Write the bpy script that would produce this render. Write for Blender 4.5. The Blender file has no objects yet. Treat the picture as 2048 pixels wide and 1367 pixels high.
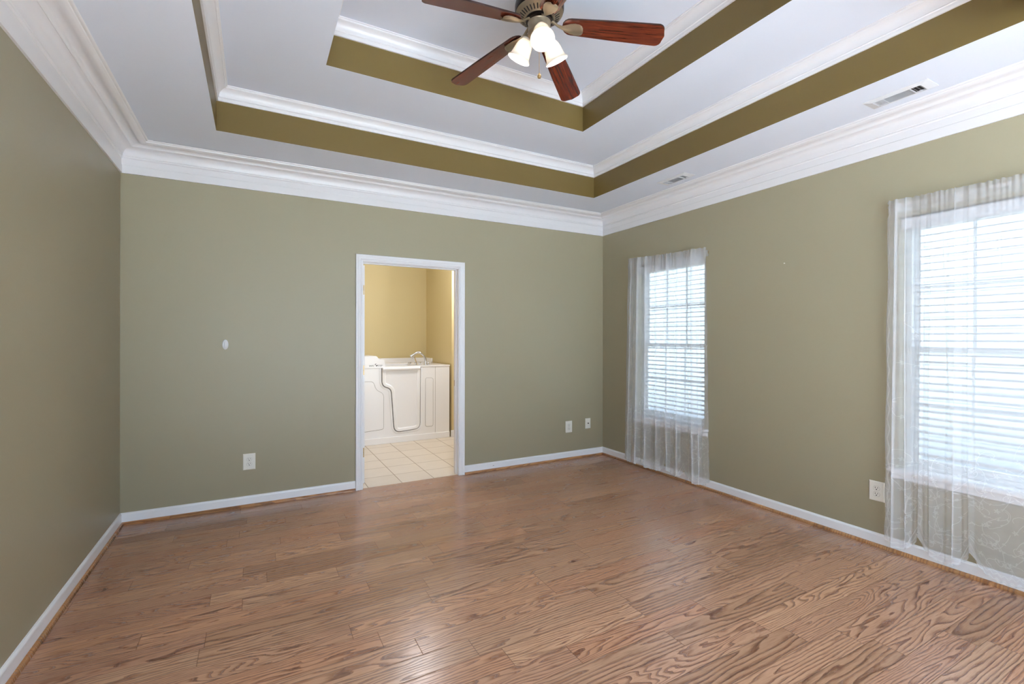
import bpy, bmesh, math, random
from mathutils import Vector, Matrix
random.seed(7)
S = bpy.context.scene
COL = S.collection
PI = math.pi

# ------------------------------------------------------------------ camera, world, sun, exposure
CAM_YAW = 0.498
cam = bpy.data.cameras.new('camera'); camo = bpy.data.objects.new('camera', cam); COL.objects.link(camo)
cam.sensor_fit = 'HORIZONTAL'; cam.sensor_width = 36.0
cam.lens = 944.54 / 2048 * 36.0
cam.shift_y = -(683.5 - 675.147) / 2048
cam.clip_start = 0.02
camo.location = (0, 0, 1.40)
camo.rotation_euler = (Matrix.Rotation(-CAM_YAW, 3, 'Z') @ Matrix.Rotation(PI / 2, 3, 'X') @ Matrix.Rotation(0.0012, 3, 'Z')).to_euler()
S.camera = camo

W = bpy.data.worlds.new('sky'); S.world = W; W.use_nodes = True
bg = W.node_tree.nodes['Background']
bg.inputs['Color'].default_value = (0.66, 0.82, 1.0, 1)
bg.inputs['Strength'].default_value = 4.0

sun = bpy.data.lights.new('sun', 'SUN'); suno = bpy.data.objects.new('sun', sun); COL.objects.link(suno)
sun.energy = 50.0; sun.angle = 0.01; sun.color = (0.80, 0.91, 1.0)
suno.rotation_euler = (math.radians(22), 0, 0.0)     # high sun from behind the camera (-Y): lights the yard and the floor by the added glass doors
suno.location = (-4, 2, 8)

S.view_settings.view_transform = 'Standard'; S.view_settings.look = 'None'
S.view_settings.gamma = 1.0; S.view_settings.use_curve_mapping = False
S.view_settings.exposure = 0.64
cy = S.cycles
cy.max_bounces = 10; cy.diffuse_bounces = 6; cy.glossy_bounces = 4; cy.transparent_max_bounces = 24; cy.transmission_bounces = 6
cy.caustics_reflective = False; cy.caustics_refractive = False
cy.sample_clamp_indirect = 6.0
cy.use_denoising = True

# ------------------------------------------------------------------ measures of the place (metres)
XL, XR, YB, YF = -0.886, 3.6925, 4.4934, -0.90      # wall faces
ZC = 2.84                                           # lowest ceiling (soffit)
T1 = (-0.240, 3.063, 0.68, 3.871, 3.14)             # tray one x0 x1 y0 y1 top
T2 = (0.396, 2.428, 1.33, 3.218, 3.438)             # tray two
DX0, DX1, DZ = 0.872, 1.822, 2.105                  # doorway
BY0, BY1 = 4.61, 7.40                               # bathroom near and far wall faces
BXL, BXS = 0.865, 2.44                              # bathroom left wall, stub wall beside the tub
WT = 0.16

# ------------------------------------------------------------------ helpers
def lin(c):
    return tuple(((x / 255) / 12.92 if x / 255 <= 0.04045 else ((x / 255 + 0.055) / 1.055) ** 2.4) for x in c)

class MB:
    """collects shapes in world coordinates; build() links them as ONE mesh object"""
    def __init__(s): s.v = []; s.f = []; s.m = []; s.M = None; s.mi = 0
    def add(s, vs, fs):
        n = len(s.v)
        for p in vs:
            p = Vector(p)
            s.v.append(s.M @ p if s.M is not None else p)
        for f in fs: s.f.append([i + n for i in f]); s.m.append(s.mi)
    def box(s, x0, x1, y0, y1, z0, z1):
        s.add([(x0, y0, z0), (x1, y0, z0), (x1, y1, z0), (x0, y1, z0), (x0, y0, z1), (x1, y0, z1), (x1, y1, z1), (x0, y1, z1)],
              [(0, 3, 2, 1), (4, 5, 6, 7), (0, 1, 5, 4), (1, 2, 6, 5), (2, 3, 7, 6), (3, 0, 4, 7)])
    def prism(s, poly, a, b, plane='xz'):
        def P(p, t): return (p[0], t, p[1]) if plane == 'xz' else ((t, p[0], p[1]) if plane == 'yz' else (p[0], p[1], t))
        n = len(poly)
        s.add([P(p, a) for p in poly] + [P(p, b) for p in poly],
              [tuple(range(n))[::-1], tuple(range(n, 2 * n))] + [(i, (i + 1) % n, n + (i + 1) % n, n + i) for i in range(n)])
    def rings(s, rings, close=True, cap0=False, cap1=False):
        n = len(rings[0]); vs = [p for r in rings for p in r]; fs = []
        for k in range(len(rings) - 1):
            for i in range(n if close else n - 1):
                j = (i + 1) % n
                fs.append((k * n + i, k * n + j, (k + 1) * n + j, (k + 1) * n + i))
        if cap0: fs.append(tuple(range(n))[::-1])
        if cap1: fs.append(tuple(range((len(rings) - 1) * n, len(rings) * n)))
        s.add(vs, fs)
    def lathe(s, prof, n=32, M=None, cap=False):
        R = []
        for r, z in prof:
            R.append([Vector((r * math.cos(2 * PI * i / n), r * math.sin(2 * PI * i / n), z)) for i in range(n)])
        if M is not None: R = [[M @ p for p in r] for r in R]
        s.rings(R, True, cap, cap)
    def tube(s, pts, r, n=10, cap=True):
        pts = [Vector(p) for p in pts]; R = []; up = None
        for i, p in enumerate(pts):
            t = (pts[min(i + 1, len(pts) - 1)] - pts[max(i - 1, 0)]).normalized()
            if up is None:
                up = Vector((0, 0, 1)) if abs(t.z) < 0.9 else Vector((1, 0, 0))
            a = t.cross(up).normalized(); up = a.cross(t).normalized()
            rr = r[i] if isinstance(r, (list, tuple)) else r
            R.append([p + a * rr * math.cos(2 * PI * k / n) + up * rr * math.sin(2 * PI * k / n) for k in range(n)])
        s.rings(R, True, cap, cap)
    def build(s, name, mat, parent=None, smooth=False, angle=35, recalc=True, bevel=0, local=False, seg=2):
        me = bpy.data.meshes.new(name)
        off = Vector((0, 0, 0))
        if parent is not None and not local:
            q = parent
            while q is not None: off += q.location; q = q.parent
        me.from_pydata([tuple(p - off) for p in s.v], [], s.f)
        mats = mat if isinstance(mat, (list, tuple)) else [mat]
        for m in mats: me.materials.append(m)
        for p, i in zip(me.polygons, s.m): p.material_index = i
        if recalc:
            bm = bmesh.new(); bm.from_mesh(me); bmesh.ops.recalc_face_normals(bm, faces=bm.faces); bm.to_mesh(me); bm.free()
        if smooth:
            for p in me.polygons: p.use_smooth = True
            me.set_sharp_from_angle(angle=math.radians(angle))
        o = bpy.data.objects.new(name, me); COL.objects.link(o)
        if parent is not None: o.parent = parent
        if bevel:
            b = o.modifiers.new('bevel', 'BEVEL'); b.width = bevel; b.segments = seg; b.limit_method = 'ANGLE'; b.angle_limit = math.radians(40)
        return o

def tag(o, label=None, cat=None, group=None, kind=None):
    if label: o['label'] = label
    if cat: o['category'] = cat
    if group: o['group'] = group
    if kind: o['kind'] = kind
    return o
def empty(name, loc, rz=0):
    o = bpy.data.objects.new(name, None); COL.objects.link(o); o.location = loc; o.rotation_euler = (0, 0, rz); o.empty_display_size = 0.05
    return o
def copy_tree(o, parent=None):
    c = o.copy(); COL.objects.link(c); c.parent = parent
    for ch in list(o.children): copy_tree(ch, c)
    return c
def structure(o, label=None): o['kind'] = 'structure'; return o

# ------------------------------------------------------------------ materials
class N:
    """tiny node-graph builder"""
    def __init__(s, name):
        s.m = bpy.data.materials.new(name); s.m.use_nodes = True
        s.t = s.m.node_tree; s.bsdf = s.t.nodes['Principled BSDF']; s.out = s.t.nodes['Material Output']
    def node(s, typ, ins=None, **kw):
        n = s.t.nodes.new(typ)
        for k, v in kw.items(): setattr(n, k, v)
        for k, v in (ins or {}).items(): s.set(n.inputs[k], v)
        return n
    def set(s, sock, v):
        if isinstance(v, bpy.types.NodeSocket): s.t.links.new(v, sock)
        else: sock.default_value = v
    def math(s, op, a, b=0.0, c=None):
        n = s.node('ShaderNodeMath', operation=op); s.set(n.inputs[0], a); s.set(n.inputs[1], b)
        if c is not None: s.set(n.inputs[2], c)
        return n.outputs[0]
    def mix(s, f, a, b, blend='MIX'):
        n = s.node('ShaderNodeMix', data_type='RGBA', blend_type=blend)
        s.set(n.inputs[0], f); s.set(n.inputs[6], a); s.set(n.inputs[7], b); return n.outputs[2]
    def ramp(s, fac, stops):
        n = s.node('ShaderNodeValToRGB'); s.set(n.inputs[0], fac)
        e = n.color_ramp.elements
        while len(e) > 1: e.remove(e[-1])
        e[0].position = stops[0][0]; e[0].color = stops[0][1]
        for p, c in stops[1:]:
            q = e.new(p); q.color = c
        return n.outputs[0]
    def p(s, **kw):
        names = dict(color='Base Color', rough='Roughness', metal='Metallic', spec='Specular IOR Level', normal='Normal',
                     coat='Coat Weight', coatr='Coat Roughness', trans='Transmission Weight', emit='Emission Color', emits='Emission Strength', sheen='Sheen Weight')
        for k, v in kw.items(): s.set(s.bsdf.inputs[names[k]], v)
        return s
def c4(c): return tuple(c) + (1,)

def plain(name, rgb, rough=0.5, metal=0.0, bump=0.0, bscale=200, spec=0.5, coat=0.0):
    n = N(name)
    n.p(color=c4(lin(rgb)), rough=rough, metal=metal, spec=spec, coat=coat)
    tc = n.node('ShaderNodeTexCoord')
    nz = n.node('ShaderNodeTexNoise', {'Vector': tc.outputs['Object'], 'Scale': bscale, 'Detail': 3.0})
    # slight unevenness of the finish
    n.p(color=n.mix(n.math('MULTIPLY', nz.outputs[0], 0.10), c4(lin(rgb)), c4(tuple(x * 0.82 for x in lin(rgb)))))
    if bump:
        b = n.node('ShaderNodeBump', {'Strength': bump, 'Distance': 0.002, 'Height': nz.outputs[0]}); n.p(normal=b.outputs[0])
    return n.m

M_WALL = plain('sage_wall_paint', (152, 143, 119), 0.42, bump=0.12, bscale=160, spec=0.35)
M_RISER = plain('olive_accent_paint', (102, 83, 44), 0.45, bump=0.10, bscale=160, spec=0.3)
M_CEIL = plain('white_ceiling_paint', (222, 228, 240), 0.8, bump=0.08, bscale=120, spec=0.2)
M_TRIM = plain('white_semigloss_trim', (230, 229, 231), 0.28, spec=0.5)
M_BATHWALL = plain('cream_bathroom_paint', (206, 188, 142), 0.5, bump=0.12, bscale=160, spec=0.3)
M_ACRYL = plain('white_acrylic_tub', (238, 236, 237), 0.22, spec=0.5, coat=0.3)
M_SEAM = plain('dark_gap', (70, 62, 58), 0.7)
M_SEAML = plain('grey_gap', (150, 142, 136), 0.7)
M_CHROME = plain('chrome', (215, 215, 220), 0.08, metal=1.0)
M_BRASS = plain('aged_brass', (170, 140, 95), 0.35, metal=0.8)
M_SCREW = plain('dark_screw', (35, 28, 22), 0.5, metal=0.4)
M_PLATE = plain('ivory_plastic', (222, 218, 208), 0.35)
M_BLACK = plain('black_hole', (18, 17, 16), 0.8)
M_VENT = plain('white_enamel_vent', (216, 217, 220), 0.4)
M_VENTD = plain('painted_damper', (188, 189, 192), 0.5)
M_VENTG = plain('dark_grey_metal', (70, 72, 76), 0.6, metal=0.3)  # dark grey metal of the register screws
M_VINYL = plain('white_vinyl_window', (236, 238, 240), 0.35)
M_ROD = plain('grey_curtain_rod', (176, 170, 164), 0.4)
M_PEWTER = plain('brushed_pewter', (150, 134, 112), 0.38, metal=0.75)
M_BRONZE = plain('dark_bronze', (34, 27, 24), 0.3, metal=0.6)
M_INK = plain('black_lettering', (20, 20, 22), 0.5)
M_SHOE = None

def shader_mix(n, fac, a, b):
    q = n.node('ShaderNodeMixShader'); n.set(q.inputs[0], fac); n.set(q.inputs[1], a); n.set(q.inputs[2], b); return q.outputs[0]

def sheer(name, dens, rgb=(244, 246, 250)):
    n = N(name); t = n.t
    col = c4(lin(rgb))
    dif = n.node('ShaderNodeBsdfDiffuse', {'Color': col}); trl = n.node('ShaderNodeBsdfTranslucent', {'Color': col}); tr = n.node('ShaderNodeBsdfTransparent')
    cloth = shader_mix(n, 0.30, dif.outputs[0], trl.outputs[0])
    # thread count seen through the slant of the weave: thicker where the cloth turns edge-on
    lw = n.node('ShaderNodeLayerWeight', {'Blend': 0.5})
    k = n.math('MULTIPLY_ADD', n.math('POWER', lw.outputs['Facing'], 2.5), 0.45, dens)
    tc = n.node('ShaderNodeTexCoord')
    nz = n.node('ShaderNodeTexNoise', {'Vector': tc.outputs['Object'], 'Scale': 9.0, 'Detail': 3.0})
    k = n.math('ADD', k, n.math('MULTIPLY', n.math('SUBTRACT', nz.outputs[0], 0.5), 0.10))
    k = n.math('MINIMUM', k, 0.92)
    n.t.links.new(shader_mix(n, k, tr.outputs[0], cloth), n.out.inputs[0])
    return n.m
M_SHEER = sheer('sheer_white_voile', 0.30)
M_LACE = sheer('white_embroidery_thread', 0.36)

n = N('window_glass')
tr = n.node('ShaderNodeBsdfTransparent', {'Color': (0.96, 0.98, 0.98, 1)}); gl = n.node('ShaderNodeBsdfGlossy', {'Roughness': 0.02})
n.t.links.new(shader_mix(n, 0.06, tr.outputs[0], gl.outputs[0]), n.out.inputs[0]); M_GLASS = n.m

n = N('white_blind_slat')
df = n.node('ShaderNodeBsdfDiffuse', {'Color': c4(lin((214, 216, 220)))}); tl = n.node('ShaderNodeBsdfTranslucent', {'Color': c4(lin((214, 216, 220)))})
n.t.links.new(shader_mix(n, 0.07, df.outputs[0], tl.outputs[0]), n.out.inputs[0]); M_SLAT = n.m

n = N('frosted_lamp_glass')
tl = n.node('ShaderNodeBsdfTranslucent', {'Color': (0.50, 0.44, 0.36, 1)}); tr = n.node('ShaderNodeBsdfTransparent', {'Color': (0.9, 0.85, 0.78, 1)})
df = n.node('ShaderNodeBsdfPrincipled', {'Base Color': (0.95, 0.92, 0.86, 1), 'Roughness': 0.25})
a = shader_mix(n, 0.70, tl.outputs[0], df.outputs[0]); n.t.links.new(shader_mix(n, 0.05, a, tr.outputs[0]), n.out.inputs[0]); M_SHADE = n.m

BULB = 85.0
n = N('lit_bulb'); e = n.node('ShaderNodeEmission', {'Color': (1.0, 0.97, 0.93, 1), 'Strength': BULB}); n.t.links.new(e.outputs[0], n.out.inputs[0]); M_BULB = n.m

def oak(name, plank=0.128, y_off=2.535, boards=True, light=(184, 146, 119), dark=(106, 69, 50)):
    """plain-sawn oak: boards run along X; growth rings cut as long cathedrals, pores and seams"""
    n = N(name); tc = n.node('ShaderNodeTexCoord'); sp = n.node('ShaderNodeSeparateXYZ', {0: tc.outputs['Object']})
    x, y = sp.outputs[0], sp.outputs[1]
    row = n.math('DIVIDE', n.math('SUBTRACT', y, y_off), plank)
    ri = n.math('FLOOR', row); yl = n.math('SUBTRACT', n.math('FRACT', row), 0.5)          # -0.5..0.5 across the board
    w1 = n.node('ShaderNodeTexWhiteNoise', {'W': n.math('ADD', ri, 0.37)}, noise_dimensions='1D')
    L = n.math('MULTIPLY_ADD', w1.outputs[0], 0.45, 0.62)
    w2 = n.node('ShaderNodeTexWhiteNoise', {'W': n.math('ADD', ri, 71.9)}, noise_dimensions='1D')
    cx = n.math('DIVIDE', n.math('ADD', x, n.math('MULTIPLY_ADD', w2.outputs[0], 3.0, 20.0)), L)
    ci = n.math('FLOOR', cx); xl = n.math('FRACT', cx)
    cmb = n.node('ShaderNodeCombineXYZ', {0: ci, 1: ri, 2: 0.5})
    wn = n.node('ShaderNodeTexWhiteNoise', {'Vector': cmb.outputs[0]}, noise_dimensions='3D')
    r1 = wn.outputs[0]; sc = n.node('ShaderNodeSeparateColor', {0: wn.outputs[1]}); r2, r3, r4 = sc.outputs
    # ring field
    shift = n.node('ShaderNodeCombineXYZ', {0: n.math('MULTIPLY', r1, 40.0), 1: n.math('MULTIPLY', r2, 40.0), 2: n.math('MULTIPLY', r3, 40.0)})
    co = n.node('ShaderNodeCombineXYZ', {0: n.math('MULTIPLY', x, 1.0), 1: n.math('MULTIPLY', y, 6.0), 2: 0.0})
    va = n.node('ShaderNodeVectorMath', {0: co.outputs[0], 1: shift.outputs[0]}, operation='ADD')
    nz = n.node('ShaderNodeTexNoise', {'Vector': va.outputs[0], 'Scale': 1.6, 'Detail': 2.0, 'Roughness': 0.5})
    co2 = n.node('ShaderNodeCombineXYZ', {0: n.math('MULTIPLY', x, 5.0), 1: n.math('MULTIPLY', y, 22.0), 2: 0.0})
    va2 = n.node('ShaderNodeVectorMath', {0: co2.outputs[0], 1: shift.outputs[0]}, operation='ADD')
    nz2 = n.node('ShaderNodeTexNoise', {'Vector': va2.outputs[0], 'Scale': 1.5, 'Detail': 2.0})
    slope = n.math('MULTIPLY_ADD', n.math('SUBTRACT', r2, 0.5), 0.14, 0.0)
    depth = n.math('ADD', n.math('MULTIPLY', slope, n.math('MULTIPLY', xl, L)),
                   n.math('MULTIPLY_ADD', n.math('SUBTRACT', nz.outputs[0], 0.5), 0.16, n.math('MULTIPLY_ADD', r4, 0.07, 0.0)))
    yc = n.math('ADD', n.math('MULTIPLY', yl, plank), n.math('MULTIPLY_ADD', n.math('SUBTRACT', r3, 0.5), 0.13, n.math('MULTIPLY', n.math('SUBTRACT', nz2.outputs[0], 0.5), 0.022)))
    rad = n.math('SQRT', n.math('ADD', n.math('MULTIPLY', yc, yc), n.math('MULTIPLY', depth, depth)))
    ph = n.math('MULTIPLY', n.math('ADD', rad, n.math('MULTIPLY', n.math('SUBTRACT', nz2.outputs[0], 0.5), 0.004)), n.math('MULTIPLY_ADD', r1, 55.0, 42.0))
    fr = n.math('FRACT', ph)
    late = n.ramp(fr, [(0.0, (0, 0, 0, 1)), (0.45, (0.08, 0.08, 0.08, 1)), (0.72, (0.55, 0.55, 0.55, 1)), (0.88, (1, 1, 1, 1)), (0.96, (0.5, 0.5, 0.5, 1)), (1.0, (0, 0, 0, 1))])
    # pores
    co3 = n.node('ShaderNodeCombineXYZ', {0: n.math('MULTIPLY', x, 14.0), 1: n.math('MULTIPLY', y, 330.0), 2: 0.0})
    va3 = n.node('ShaderNodeVectorMath', {0: co3.outputs[0], 1: shift.outputs[0]}, operation='ADD')
    nz3 = n.node('ShaderNodeTexNoise', {'Vector': va3.outputs[0], 'Scale': 1.0, 'Detail': 2.0})
    pore = n.ramp(nz3.outputs[0], [(0.45, (0, 0, 0, 1)), (0.72, (1, 1, 1, 1))])
    g = n.math('ADD', n.math('MULTIPLY', late, 0.92), n.math('MULTIPLY', pore, 0.28))
    g = n.math('MINIMUM', g, 1.0)
    base = n.mix(g, c4(lin(light)), c4(lin(dark)))
    tone = n.ramp(r1, [(0.0, (0.80, 0.72, 0.66, 1)), (0.3, (1.0, 0.97, 0.94, 1)), (0.55, (1.0, 0.86, 0.78, 1)), (0.75, (1.14, 1.10, 1.04, 1)), (1.0, (0.88, 0.78, 0.76, 1))])
    base = n.mix(1.0, base, tone, 'MULTIPLY')
    if boards:
        ey = n.math('MULTIPLY', n.math('SUBTRACT', 0.5, n.math('ABSOLUTE', yl)), plank)                     # metres to the long seam
        ex = n.math('MULTIPLY', n.math('MINIMUM', xl, n.math('SUBTRACT', 1.0, xl)), L)
        ed = n.math('MINIMUM', ey, ex)
        seam = n.ramp(n.math('MULTIPLY', ed, 100.0), [(0.0, (1, 1, 1, 1)), (0.10, (0.7, 0.7, 0.7, 1)), (0.22, (0, 0, 0, 1))])
        base = n.mix(n.math('MULTIPLY', seam, 0.55), base, c4(lin((70, 42, 26))))
        h = n.math('ADD', n.math('MULTIPLY', seam, -1.0), n.math('MULTIPLY', g, -0.10))
    else:
        h = n.math('MULTIPLY', g, -0.1)
    b = n.node('ShaderNodeBump', {'Strength': 0.25, 'Distance': 0.0015, 'Height': h})
    rg = n.math('MULTIPLY_ADD', g, 0.08, 0.22)
    n.p(color=base, rough=rg, normal=b.outputs[0], spec=0.5)
    return n.m
M_OAK = oak('oak_floor_boards')
M_SHOE = oak('oak_shoe_moulding', boards=False, light=(176, 132, 92), dark=(120, 80, 48))

n = N('cherry_blade_wood')
tc = n.node('ShaderNodeTexCoord'); mp = n.node('ShaderNodeMapping', {'Vector': tc.outputs['Object'], 'Scale': (3.0, 42.0, 3.0)})
nz = n.node('ShaderNodeTexNoise', {'Vector': mp.outputs[0], 'Scale': 1.6, 'Detail': 5.0, 'Roughness': 0.62, 'Distortion': 0.6})
cl = n.ramp(nz.outputs[0], [(0.25, c4(lin((36, 12, 9)))), (0.5, c4(lin((86, 33, 19)))), (0.75, c4(lin((118, 54, 32))))])
n.p(color=cl, rough=0.24, spec=0.5, coat=0.3, coatr=0.15); M_CHERRY = n.m
M_BLADEEDGE = plain('dark_blade_edge', (38, 18, 14), 0.4)

n = N('cream_floor_tile')
tc = n.node('ShaderNodeTexCoord'); sp = n.node('ShaderNodeSeparateXYZ', {0: tc.outputs['Object']})
def cell(ax, off):
    q = n.math('DIVIDE', n.math('SUBTRACT', sp.outputs[ax], off), 0.32); return n.math('FLOOR', q), n.math('FRACT', q)
ix, fx = cell(0, 0.929); iy, fy = cell(1, 4.50)
ed = n.math('MINIMUM', n.math('MINIMUM', fx, n.math('SUBTRACT', 1.0, fx)), n.math('MINIMUM', fy, n.math('SUBTRACT', 1.0, fy)))
gr = n.ramp(ed, [(0.0, (1, 1, 1, 1)), (0.008, (1, 1, 1, 1)), (0.013, (0, 0, 0, 1))])
wn = n.node('ShaderNodeTexWhiteNoise', {'Vector': n.node('ShaderNodeCombineXYZ', {0: ix, 1: iy, 2: 0.3}).outputs[0]}, noise_dimensions='3D')
nz = n.node('ShaderNodeTexNoise', {'Vector': tc.outputs['Object'], 'Scale': 5.0, 'Detail': 6.0, 'Roughness': 0.6})
tone = n.math('MULTIPLY_ADD', wn.outputs[0], 0.3, n.math('MULTIPLY', nz.outputs[0], 0.7))
tcol = n.mix(tone, c4(lin((220, 208, 194))), c4(lin((202, 188, 170))))
n.p(color=n.mix(gr, tcol, c4(lin((150, 130, 112)))), rough=n.math('MULTIPLY_ADD', gr, 0.4, 0.3))
bp = n.node('ShaderNodeBump', {'Strength': 0.4, 'Distance': 0.002, 'Height': n.math('MULTIPLY', gr, -1.0)}); n.p(normal=bp.outputs[0]); M_TILE = n.m

n = N('dry_lawn')
tc = n.node('ShaderNodeTexCoord')
n1 = n.node('ShaderNodeTexNoise', {'Vector': tc.outputs['Object'], 'Scale': 1.2, 'Detail': 8.0, 'Roughness': 0.7})
n.p(color=n.ramp(n1.outputs[0], [(0.3, c4(lin((70, 70, 58)))), (0.5, c4(lin((108, 105, 96)))), (0.7, c4(lin((166, 162, 154))))]), rough=0.95); M_LAWN = n.m
n = N('pale_lap_siding')
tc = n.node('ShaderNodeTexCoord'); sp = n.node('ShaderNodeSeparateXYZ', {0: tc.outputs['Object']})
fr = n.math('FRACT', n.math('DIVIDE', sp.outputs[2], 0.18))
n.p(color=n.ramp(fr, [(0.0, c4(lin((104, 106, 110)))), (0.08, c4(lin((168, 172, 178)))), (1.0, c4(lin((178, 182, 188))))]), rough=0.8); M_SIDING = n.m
M_BOUNCE = plain('pale_bounce_slab', (214, 216, 220), 0.85, bump=0.2, bscale=20)  # pale colour of the added slab that bounces sunlight indoors
M_ROOF = plain('grey_roof_shingles', (110, 108, 108), 0.9, bump=0.5, bscale=30)
M_LEAF = plain('shrub_leaf', (92, 108, 70), 0.7)
M_BARK = plain('shrub_bark', (96, 80, 66), 0.9)

# ------------------------------------------------------------------ room shell
def wall_panel(name, axis, face, back, s0, s1, z0, z1, holes, mat, parent=None):
    """upright slab with rectangular openings; axis 'x' = wall whose face is at X=face and runs along Y"""
    ss = sorted({s0, s1} | {h[0] for h in holes} | {h[1] for h in holes}); zs = sorted({z0, z1} | {h[2] for h in holes} | {h[3] for h in holes})
    def solid(i, j):
        if i < 0 or j < 0 or i >= len(ss) - 1 or j >= len(zs) - 1: return False
        cs, cz = (ss[i] + ss[i + 1]) / 2, (zs[j] + zs[j + 1]) / 2
        return not any(h[0] < cs < h[1] and h[2] < cz < h[3] for h in holes)
    def P(d, s, z): return (d, s, z) if axis == 'x' else (s, d, z)
    m = MB()
    for i in range(len(ss) - 1):
        for j in range(len(zs) - 1):
            if not solid(i, j): continue
            a, b, c, d = ss[i], ss[i + 1], zs[j], zs[j + 1]
            for dd in (face, back): m.add([P(dd, a, c), P(dd, b, c), P(dd, b, d), P(dd, a, d)], [(0, 1, 2, 3)])
            for (ni, nj, q) in ((i - 1, j, [(a, c), (a, d)]), (i + 1, j, [(b, c), (b, d)]), (i, j - 1, [(a, c), (b, c)]), (i, j + 1, [(a, d), (b, d)])):
                if not solid(ni, nj):
                    (p, r), (s, t) = q
                    m.add([P(face, p, r), P(face, s, t), P(back, s, t), P(back, p, r)], [(0, 1, 2, 3)])
    bm_o = m.build(name, mat, parent, recalc=False)
    me = bm_o.data; bm = bmesh.new(); bm.from_mesh(me); bmesh.ops.remove_doubles(bm, verts=bm.verts, dist=1e-5); bmesh.ops.recalc_face_normals(bm, faces=bm.faces); bm.to_mesh(me); bm.free()
    return structure(bm_o)

WIN = [(3.022, 3.915, 0.552, 2.185), (0.58, 1.500, 0.552, 2.185)]      # openings in the right wall (y0 y1 z0 z1)
FILL_WIN = (-0.82, 3.10, 0.04, 2.62)                                     # invented glazed doors behind the camera, added to light the room

wall_panel('wall_back', 'y', YB, BY0, XL - WT, XR + WT, 0, ZC, [(DX0 - 0.012, DX1 + 0.012, 0, DZ + 0.012)], [M_WALL])
wall_panel('wall_left', 'x', XL, XL - WT, YF - WT, YB, 0, ZC, [], [M_WALL])
wall_panel('wall_right', 'x', XR, XR + WT, YF - WT, YB, 0, ZC, WIN, [M_WALL])
wall_panel('wall_front', 'y', YF, YF - WT, XL, XR, 0, ZC, [FILL_WIN], [M_WALL])

m = MB(); m.box(XL - WT, XR + WT, YF - WT, 4.513, -0.05, 0.0)
structure(m.build('floor', M_OAK))

def ring_plate(m, o, i, z):
    ox0, ox1, oy0, oy1 = o; ix0, ix1, iy0, iy1 = i
    m.add([(ox0, oy0, z), (ox1, oy0, z), (ox1, oy1, z), (ox0, oy1, z), (ix0, iy0, z), (ix1, iy0, z), (ix1, iy1, z), (ix0, iy1, z)],
          [(0, 1, 5, 4), (1, 2, 6, 5), (2, 3, 7, 6), (3, 0, 4, 7)])
m = MB()
ring_plate(m, (XL - WT, XR + WT, YF - WT, BY0), T1[:4], ZC)
ring_plate(m, T1[:4], T2[:4], T1[4])
m.add([(T2[0], T2[2], T2[4]), (T2[1], T2[2], T2[4]), (T2[1], T2[3], T2[4]), (T2[0], T2[3], T2[4])], [(0, 1, 2, 3)])
ceil = structure(m.build('ceiling', M_CEIL, recalc=False))
for T, zb in ((T1, ZC), (T2, T1[4])):
    m = MB(); x0, x1, y0, y1, zt = T
    t = 0.012
    m.rings([[(x0, y0, zb), (x1, y0, zb), (x1, y1, zb), (x0, y1, zb)], [(x0, y0, zt), (x1, y0, zt), (x1, y1, zt), (x0, y1, zt)],
             [(x0 - t, y0 - t, zt), (x1 + t, y0 - t, zt), (x1 + t, y1 + t, zt), (x0 - t, y1 + t, zt)], [(x0 - t, y0 - t, zb + .001), (x1 + t, y0 - t, zb + .001), (x1 + t, y1 + t, zb + .001), (x0 - t, y1 + t, zb + .001)]])
    o = m.build('tray_riser', M_RISER, ceil, recalc=False); o['label'] = 'olive painted riser of the tray ceiling'
m = MB(); m.add([(0.45, YB - 0.2025, ZC - 0.0008), (-0.66, YB - 0.2025, ZC - 0.0008), (-0.66, YB - 0.199, ZC - 0.0008), (-0.2, YB - 0.1985, ZC - 0.0008)], [(1, 2, 3, 0)])
o = m.build('caulk_crack', M_SEAM, ceil, recalc=False)
# unseen deck added above the trays to block outside light
m = MB(); m.box(XL - WT, XR + WT, YF - WT, BY1 + WT, 3.60, 3.64)
for a in ((XL - WT, XL - WT + 0.02, YF - WT, BY1 + WT), (XR + WT - 0.02, XR + WT, YF - WT, BY1 + WT), (XL - WT, XR + WT, YF - WT, YF - WT + 0.02), (XL - WT, XR + WT, BY1 + WT - 0.02, BY1 + WT)):
    m.box(a[0], a[1], a[2], a[3], ZC, 3.60)
structure(m.build('ceiling_light_block', M_CEIL))

def crown(name, rect, prof, mat):
    x0, x1, y0, y1 = rect; m = MB(); R = []
    for p, z in prof: R.append([(x0 + p, y0 + p, z), (x1 - p, y0 + p, z), (x1 - p, y1 - p, z), (x0 + p, y1 - p, z)])
    m.rings(R)
    o = m.build(name, mat, smooth=True, angle=28, recalc=False)
    bm = bmesh.new(); bm.from_mesh(o.data); bmesh.ops.reverse_faces(bm, faces=bm.faces); bm.to_mesh(o.data); bm.free()
    return structure(o)
def arc(p0, p1, bulge, n=6):
    out = []
    (a, b), (c, d) = p0, p1; nx, ny = -(d - b), (c - a)
    for i in range(1, n):
        t = i / n; k = 4 * t * (1 - t) * bulge
        out.append((a + (c - a) * t + nx * k, b + (d - b) * t + ny * k))
    return out
PB = [(0.0, 2.627), (0.012, 2.627), (0.013, 2.634), (0.013, 2.686), (0.0085, 2.690), (0.0085, 2.735), (0.013, 2.738), (0.016, 2.743), (0.013, 2.748), (0.013, 2.753), (0.018, 2.756)]
PB += arc((0.018, 2.756), (0.078, 2.812), 0.22) + [(0.078, 2.812), (0.082, 2.808), (0.087, 2.810), (0.089, 2.815)]
PB += arc((0.089, 2.815), (0.132, 2.824), 0.18) + [(0.132, 2.824)] + arc((0.132, 2.824), (0.182, 2.826), -0.16) + [(0.182, 2.826), (0.184, 2.832), (0.193, 2.832), (0.197, 2.835), (0.199, ZC)]
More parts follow.
